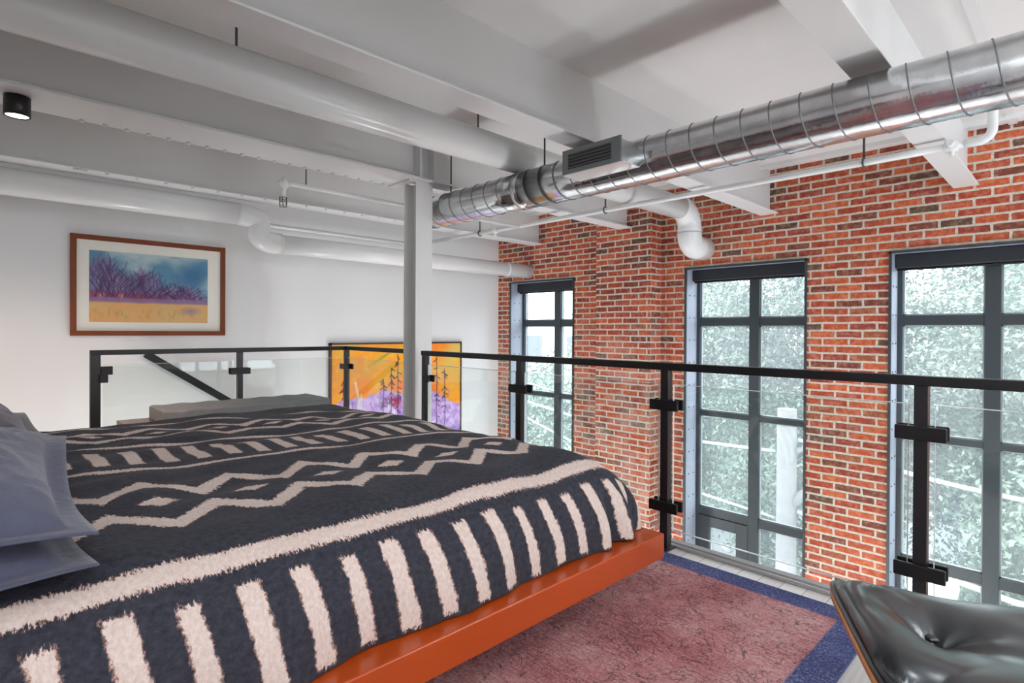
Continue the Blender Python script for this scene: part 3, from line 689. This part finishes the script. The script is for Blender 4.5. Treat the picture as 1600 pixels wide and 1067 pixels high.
# ================================================================== bed
t = empty('platform_bed', (.75, 2.4, 0)); setp(t, 'low platform bed with an orange red lacquered wood frame', 'bed')
FX, FY0, FY1, FZ0, FZ1 = 1.93, 1.137, 3.70, -.873+H, -.778+H
def prism(pts, z0, z1):
    m = MB(); n_ = len(pts); m.v += [(x, y, z0) for x, y in pts]+[(x, y, z1) for x, y in pts]
    m.face(tuple(range(n_))); m.face(tuple(range(n_, 2*n_)))
    for i in range(n_): j = (i+1) % n_; m.face((i, j, n_+j, n_+i))
    return m
wd = .24
prism([(-.45, FY0), (FX, FY0), (FX-wd, FY0+wd), (-.45, FY0+wd)], FZ0, FZ1).build('side_rail', M['red_wood'], t, bevel=.004)
prism([(-.45, FY1), (FX, FY1), (FX-wd, FY1-wd), (-.45, FY1-wd)], FZ0, FZ1).build('side_rail', M['red_wood'], t, bevel=.004)
prism([(FX, FY0+.0015), (FX, FY1-.0015), (FX-wd, FY1-wd-.0015), (FX-wd, FY0+wd+.0015)], FZ0, FZ1-.0005).build('foot_rail', M['red_wood'], t, bevel=.004)
MB().box(-.45, FX-wd, FY0+wd, FY1-wd, FZ0+.01, FZ1-.03).build('platform', M['brown_wood'], t)
MB().box(-.35, FX-.35, FY0+.40, FY1-.40, 0.012, FZ0+.01).build('plinth', M['brown_wood'], t)
MB().box(-.56, -.45, FY0, FY1, .0, .95).build('headboard', M['red_wood'], t, bevel=.006)
o = MB().box(-.42, 1.72, 1.42, 3.42, FZ1-.03, FZ1+.20).build('mattress', M['mattress'], bevel=.05); setp(o, 'white mattress hidden under the patterned duvet', 'mattress')
# duvet
Y0, Y1, XF, HH, Z0, R = 1.186, 3.66, 1.915, .295, FZ1+.002, .32
EX = 2.3
def prof_h(k): k = min(max(k, 0), 1); return (1-k**EX)**(1/EX)
tt = np.linspace(0, math.pi/2, 26)
# edge samples: distance from the boundary as superellipse parameter
eds = [R*(1-math.cos(a)**(2/EX)) for a in tt]; ehs = [HH*math.sin(a)**(2/EX) for a in tt]
S_y = eds[:-1]+list(np.linspace(R, (Y1-Y0)-R, 150))+[(Y1-Y0)-e for e in reversed(eds[:-1])]
XH = -.42
S_x = list(np.linspace(XH, XF-R, 150))+[XF-e for e in reversed(eds[:-1])]
arcl = [0]
for i in range(1, len(tt)): arcl.append(arcl[-1]+math.hypot(eds[i]-eds[i-1], ehs[i]-ehs[i-1]))
La = arcl[-1]
def T_(d, tot):
    if d < R: return float(np.interp(d, eds, arcl))
    if d > tot-R: return La+(tot-2*R)+La-float(np.interp(tot-d, eds, arcl))
    return La+d-R
P = []; UVg = []
for x in S_x:
    row = []; ur = []
    for d in S_y:
        y = Y0+d
        ex = max(0, 1-(XF-x)/R); ey = max(0, 1-min(d, (Y1-Y0)-d)/R); sg = -1 if d < (Y1-Y0)/2 else 1
        k = (ex**7+ey**7)**(1/7)
        px, py = x, y
        if k > 1:
            px = (XF-R)+R*ex/k if ex > 0 else x; py = (Y0+R-R*ey/k) if sg < 0 else (Y1-R+R*ey/k)
            if ey <= 0: py = y
            k = 1
        h = prof_h(k)*HH
        crown = .02*math.sin(math.pi*min(max(d/(Y1-Y0), 0), 1))*min(1, h/HH)
        z = Z0+h+crown
        w = h/HH
        # soft puckers
        q = Vector((px*1.6, py*1.1, 0)); nz = noise.noise(q*1.7)*.014+noise.noise(q*4.2+Vector((3, 1, 0)))*.007
        # cross ridges radiating on the top
        nz += .011*noise.noise(Vector((px*2.2+py*1.2, (py-px*.35)*9, 2.0)))*w+.008*noise.noise(Vector(((px+py*.5)*11, py*2.5, 7.0)))*max(0, k-.2)
        z += nz*(.35+.65*w) if w > .05 else 0
        # folds on the hanging side (vary along the length)
        if k > .6:
            fo = -.014+noise.noise(Vector((px*4.5, py*4.5, 5.0)))*.030+noise.noise(Vector((px*12, py*12, 1.0)))*.010
            if ex > 0 and ey > 0: fo += .030*math.sin(math.atan2(ex, ey)*16)*min(1, ex*ey*6)
            am = (k-.6)/.4*(1-w*.6)
            if ey > 0: py += sg*fo*am*ey-sg*.0
            if ex > 0: px += fo*am*ex
        if w < .02: z = Z0+.001+max(0, .012*noise.noise(Vector((px*6, py*6, 3.0))))
        row.append((px, min(max(py, Y0-.02), Y1+.02), max(z, Z0))); ur.append(((T_(x-XH, 1e9)-La+R if False else (XH+(La-0) if False else (x if x < XF-R else XF-R+(La-float(np.interp(XF-x, eds, arcl)))))), T_(d, Y1-Y0)))
    P.append(row); UVg.append(ur)
dv_ = MB().grid(P, True, UVg).build('duvet', M['duvet'], fix=True); setp(dv_, 'black and cream mudcloth patterned duvet spread over the platform bed', 'duvet')
sm_ = dv_.modifiers.new('sub', 'SUBSURF'); sm_.levels = 1; sm_.render_levels = 1

# pillows
def pillow(name, label, loc, size, rot, th, mat, seed, flange=.04):
    a, b = size; n_ = 56; P1 = []; P2 = []
    t = empty(name, loc); t.rotation_euler = rot; setp(t, label, 'pillow')
    for i in range(n_+1):
        r1 = []; r2 = []
        for j in range(n_+1):
            u_ = -1+2*i/n_; v_ = -1+2*j/n_
            bx = u_*(a/2)*(1-.05*(1-abs(v_)**2)*1); by = v_*(b/2)*(1-.05*(1-abs(u_)**2))
            iu = min(1, abs(u_)/(1-2*flange/a)); iv = min(1, abs(v_)/(1-2*flange/b))
            h = th/2*((1-iu**2.6)*(1-iv**2.6))**.48
            wn = noise.noise(Vector((bx*5+seed, by*5, seed)))*.018+noise.noise(Vector((bx*14, by*9+seed, 2.0)))*.006
            rg2 = 1-abs(noise.noise(Vector((bx*7-by*3, by*11+bx*4, seed+.5)))*2); wn += .010*max(0, rg2-.55)+.004*noise.noise(Vector((bx*30, by*12, seed)))
            wn += .010*noise.noise(Vector((math.atan2(abs(v_)-1.05, abs(u_)-1.05)*6, seed, 1)))*min(1, h/.03)
            zf = .016*math.sin(bx*11+seed)*math.cos(by*9+seed) if (iu >= 1 or iv >= 1) else .008*math.sin(bx*11+seed)
            r1.append((bx, by, h+.002+(wn*min(1, h/.03))+zf)); r2.append((bx, by, -h*.5-.002+wn*.4*min(1, h/.03)+zf))
        P1.append(r1); P2.append(r2)
    m = MB().grid(P1).grid(P2, flip=True)
    N_ = n_+1
    for i in range(n_):
        for q in ((i*N_, (i+1)*N_), (i*N_+n_, (i+1)*N_+n_), (i, i+1), (n_*N_+i, n_*N_+i+1)):
            m.face((q[0], q[1], q[1]+N_*N_, q[0]+N_*N_), None, True)
    m.build('pillowcase', mat, t, local=True)
    return t
pillow('bed_pillow', 'slate blue pillow at the bottom of the near stack, lying on the duvet', (-.19, 1.62, .650), (.72, .68), (.10, -.02, .02), .15, M['pillow'], 1)
pillow('bed_pillow', 'slate blue pillow on top of the near stack beside the camera', (-.17, 1.66, .765), (.72, .74), (.11, .13, -.02), .20, M['pillow'], 4)
pillow('bed_pillow', 'plum grey pillow behind the near stack, toward the far side of the bed', (-.17, 2.62, .75), (.70, .72), (.0, .05, .05), .22, M['pillow2'], 8)

# bench
t = empty('bench', (1.5, 4.45, 0), 0); setp(t, 'low brown wooden bench between the bed and the back railing', 'bench')
MB().box(.74, 2.24, 4.24, 4.70, .395, .435).build('seat', M['brown_wood'], t, bevel=.004)
for x in (.80, 2.12):
    for y in (4.27, 4.61): MB().box(x, x+.055, y, y+.055, 0, .395).build('leg', M['brown_wood'], t, bevel=.003)
cu = MB(); nn_ = (70, 26); P1 = []
for i in range(nn_[0]+1):
    row = []
    for j in range(nn_[1]+1):
        u_ = i/nn_[0]; v_ = j/nn_[1]; x = .93+1.16*u_; y = 4.25+.43*v_
        e_ = min(u_*1.16, (1-u_)*1.16, v_*.43, (1-v_)*.43); z = .527-.012*math.exp(-e_/.008)
        for c_ in range(6):
            bx_ = .93+1.16*(c_+.5)/6
            for by_ in (4.25+.12, 4.25+.31): z -= .014*math.exp(-((x-bx_)**2+(y-by_)**2)/.0009)
        z += .003*math.cos((u_*6)*2*math.pi)
        row.append((x, y, z))
    P1.append(row)
cu.grid(P1)
b_i = len(cu.v); per = [(0, j) for j in range(nn_[1]+1)]+[(i, nn_[1]) for i in range(1, nn_[0]+1)]+[(nn_[0], j) for j in range(nn_[1]-1, -1, -1)]+[(i, 0) for i in range(nn_[0]-1, 0, -1)]
for (i, j) in per: cu.v.append((P1[i][j][0], P1[i][j][1], .437))
for k in range(len(per)):
    k2 = (k+1) % len(per); cu.face((per[k][0]*(nn_[1]+1)+per[k][1], per[k2][0]*(nn_[1]+1)+per[k2][1], b_i+k2, b_i+k))
cu.face(tuple(b_i+k for k in range(len(per))))
o = cu.build('bench_cushion', M['grey_fabric']); setp(o, 'long grey tufted cushion lying on the wooden bench', 'cushion')
o.rotation_euler = (0, 0, 0)

# rug
rg_ = MB().box(rx0, rx1, ry0, ry1, .001, .011); o = rg_.build('area_rug', M['rug'], uvaxis=True); setp(o, 'faded red patterned rug with a dark blue border on the floor beside the bed', 'rug')

# ================================================================== leather ottoman
t = empty('lounge_ottoman', (1.50, .055, 0), math.radians(-63)); setp(t, 'black leather ottoman with a button tufted cushion and curved wood shell at the lower right', 'ottoman')
a_, b_2 = .335, .285
def shz(x): return .352+.090*(abs(x)/a_)**2.4
def outline(u_, v_):      # rounded rectangle mapping of the unit square
    k = (abs(u_)**7+abs(v_)**7)**(1/7); m_ = max(abs(u_), abs(v_))
    s_ = m_/k if k > 0 else 1
    return u_*s_*a_, v_*s_*b_2
n1_, n2_ = 60, 48
def shell(off, sc):
    return [[(lambda p: (p[0]*sc, p[1]*sc, shz(p[0])+off))(outline(-1+2*i/n1_, -1+2*j/n2_)) for j in range(n2_+1)] for i in range(n1_+1)]
def closed(Pa, Pb):
    m = MB().grid(Pa).grid(Pb, flip=True); n_, m_ = len(Pa), len(Pa[0]); K = n_*m_
    for i in range(n_-1):
        for q in ((i*m_, (i+1)*m_), (i*m_+m_-1, (i+1)*m_+m_-1)): m.face((q[0], q[1], q[1]+K, q[0]+K), None, True)
    for j in range(m_-1):
        for q in ((j, j+1), ((n_-1)*m_+j, (n_-1)*m_+j+1)): m.face((q[0], q[1], q[1]+K, q[0]+K), None, True)
    return m
closed(shell(.004, 1.0), shell(-.014, 1.0)).build('wood_shell', M['ply'], t, local=True)
BT = [(-.17, .045), (.17, .045)]
Pt = []; Pb = []
for i in range(97):
    r1 = []; r2 = []
    for j in range(81):
        u_ = -1+2*i/96; v_ = -1+2*j/80; x, y = outline(u_, v_); k = min(1, (abs(u_)**4+abs(v_)**4)**.25)
        edge_ = (1-k**5)**.5 if k < 1 else 0
        hgt = shz(x)*.25+.75*(.335+.115*(abs(x)/a_)**2.6)+.012
        puff = .085*edge_+.012
        z = shz(x)*.55+.45*.41+.0+puff if False else (shz(x)+.014+puff*(1-.12*(abs(x)/a_)**2))
        for (bx_, by_) in BT:
            dx, dy = x-bx_, y-by_; d_ = math.hypot(dx, dy); an = math.atan2(dy, dx)
            z -= .065*math.exp(-d_/.04)*edge_+.030*math.exp(-(d_/.13)**2)*edge_
            z += .007*math.sin(an*6+bx_*20+.8*math.sin(an*2))*math.exp(-d_/.12)*min(1, d_/.02)*edge_
        z += .004*noise.noise(Vector((x*7, y*7, 3)))*edge_
        s_ = .992 if k > .98 else 1
        r1.append((x*.975, y*.975, z)); r2.append((x*.975, y*.975, shz(x)+.006))
    Pt.append(r1); Pb.append(r2)
cu_ = closed(Pt, Pb).build('leather_cushion', M['leather'], t, local=True)
pip = [];
for k in range(121):
    an = 2*math.pi*k/120; c_, s_ = math.cos(an), math.sin(an); q_ = (abs(c_)**8+abs(s_)**8)**(1/8); x, y = a_*.98*c_/q_, b_2*.98*s_/q_; pip.append((x, y, shz(x)+.012))
MB().tube(pip, .006, 8, caps=False).build('piping', M['leather'], cu_, local=True)
for (bx_, by_) in BT:
    i = int(round((bx_/a_+1)/2*96)); j = 41; p = Pt[i][j]
    MB().lathe([(.012, -.004), (.013, .001), (.009, .005), (.002, .006)], (bx_, by_, p[2]+.004), 16).build('button', M['leather'], cu_, local=True)
MB().tube([(0, 0, .07), (0, 0, .325)], .028, 16).build('stem', M['black'], t, local=True)
for k in range(4):
    a = math.pi/4+k*math.pi/2; MB().tube([(0, 0, .09), (.13*math.cos(a), .13*math.sin(a), .07), (.25*math.cos(a), .25*math.sin(a), .022)], [.02, .016, .011], 10).build('leg', M['alu'], t, local=True)

# ================================================================== outdoors
GZ = -7.5
struct(MB().box(6.2, 90, -60, 90, GZ-.2, GZ), 'ground', M['street'])
def tree(x, y, h, cr, nl, mat, label, seed, leaf=.13):
    t = empty('leafy_tree', (x, y, GZ)); setp(t, label, 'tree', 'trees outside the windows')
    rs = np.random.RandomState(seed); tr = MB(); top = h*.55
    tr.tube([(0, 0, 0), (.1, .1, top*.5), (0, .2, top)], [.28, .22, .14], 10)
    ncl = 34; cen = []
    for k in range(ncl):
        d = rs.normal(size=3); d /= np.linalg.norm(d); rad = rs.rand()**.45
        cen.append((d[0]*cr*rad, d[1]*cr*rad, h*.55+d[2]*h*.43*rad))
    for c_ in cen[:16]: tr.tube([(0, .2, top*.8), (c_[0]*.5, c_[1]*.5, (c_[2]+top)/2), c_], [.09, .05, .015], 6)
    tr.build('trunk', M['bark'], t, local=True)
    ci = rs.randint(0, ncl, nl); cen = np.array(cen); p = cen[ci]+rs.normal(size=(nl, 3))*cr*.21
    d1 = rs.normal(size=(nl, 3)); d1 /= np.linalg.norm(d1, axis=1)[:, None]; d2 = np.cross(d1, rs.normal(size=(nl, 3))); d2 /= np.linalg.norm(d2, axis=1)[:, None]
    s_ = (leaf*(.5+rs.rand(nl)))[:, None]
    V_ = np.stack([p-d1*s_, p+d2*s_*.45, p+d1*s_, p-d2*s_*.45], 1).reshape(-1, 3)
    me = bpy.data.meshes.new('foliage'); me.vertices.add(nl*4); me.vertices.foreach_set('co', V_.reshape(-1)); me.loops.add(nl*4); me.loops.foreach_set('vertex_index', np.arange(nl*4))
    me.polygons.add(nl); me.polygons.foreach_set('loop_start', np.arange(nl)*4); me.update(); me.validate(); me.materials.append(mat)
    o = bpy.data.objects.new('foliage', me); C.objects.link(o); o.parent = t; o['kind'] = 'stuff'
LF = 72000
tree(13.2, 8.4, 12.4, 2.0, LF, M['leaf2'], 'pale green leafy tree outside the middle window, on its left', 1, .052)
tree(13.2, 4.2, 12.0, 2.0, LF, M['leaf'], 'leafy tree outside the middle window behind the utility pole', 2, .052)
tree(12.8, -.1, 12.8, 2.0, LF, M['leaf2'], 'leafy tree outside the right window', 3, .052)
tree(13.2, -4.5, 12.8, 2.0, 20000, M['leaf'], 'leafy tree at the far right of the right window', 6, .08)
tree(18.8, 10.6, 12.5, 2.3, LF, M['leaf'], 'farther tree showing at the left of the middle window', 4, .075)
tree(18.8, 5.9, 12.8, 2.3, LF, M['leaf'], 'farther tree in the gap behind the utility pole', 9, .075)
tree(18.8, 1.2, 12.5, 2.3, LF, M['leaf2'], 'farther tree between the middle and right windows', 5, .075)
tree(18.8, -3.5, 12.5, 2.3, 20000, M['leaf'], 'farther tree behind the right window trees', 10, .075)
tree(14.5, 13.8, 7.0, 2.0, 30000, M['leaf2'], 'low leafy tree outside the left window', 7, .08)
tree(19.5, 17.0, 7.4, 2.4, 30000, M['leaf'], 'low leafy tree farther back outside the left window', 8, .1)
t = empty('utility_pole', (10, 3.57, GZ)); setp(t, 'pale wooden utility pole seen through the middle window', 'pole')
MB().tube([(10, 3.57, GZ), (10, 3.57, -1.30+H)], [.18, .15], 16).build('pole', M['pole'], t)
MB().tube([(10, 3.5, -2.0+H), (10, 3.30, -1.95+H), (10, 3.12, -1.60+H)], [.05, .05, .03], 8).build('bracket', M['pole'], t)
MB().tube([(10, 3.5, -2.9+H), (10, 3.30, -2.7+H), (10, 3.05, -2.5+H)], [.10, .08, .05], 8).build('bracket', M['pole'], t)
def cable(pts, r, label):
    P_ = []
    for (a, b) in zip(pts[:-1], pts[1:]):
        for k in range(12):
            q = k/12; P_.append(Vector(a).lerp(Vector(b), q)-Vector((0, 0, .25*math.sin(math.pi*q))))
    P_.append(Vector(pts[-1])); o = MB().tube(P_, r, 6).build('overhead_cable', M['cable']); setp(o, label, 'cable', 'overhead cables outside')
cable([(10, 3.745, -1.55+H), (11, 12, -1.2+H), (12, 22, -1.0+H)], .018, 'uppermost pale cable crossing left from the utility pole')
cable([(10, 3.745, -2.05+H), (11, 12, -1.7+H), (12, 22, -1.5+H)], .03, 'second pale cable crossing left from the utility pole')
cable([(10, 3.745, -3.2+H), (11, 12, -2.0+H), (12, 22, -1.8+H)], .025, 'lowest pale cable rising left from the utility pole')
cable([(10, 3.385, -1.8+H), (9.6, -2, -2.0+H), (9.4, -9, -2.2+H)], .035, 'upper pale cable across the right window')
cable([(10, 3.385, -3.0+H), (9.6, -2, -3.5+H), (9.4, -9, -3.6+H)], .045, 'lower thick pale cable across the right window')
t = empty('apartment_building', (27, 27, GZ)); setp(t, 'white building beyond the trees outside the left window', 'building')
MB().box(24, 32, 18, 36, GZ, 3.2).build('wall', M['render'], t)
for k in range(5):
    for j in range(2): MB().box(23.96, 24.0, 19+k*3.2, 20.3+k*3.2, -4+j*3.2, -2.4+j*3.2).build('window', M['frame'], t)
# small scuffs and board joints on the ceiling
sc_ = MB().box(2.05, 2.054, 1.0, 1.52, ZC-.0015, ZC-.0004); setp(sc_.build('trim_4', simple('hairline_dark', (.25, .25, .24), .9)), kind='structure')
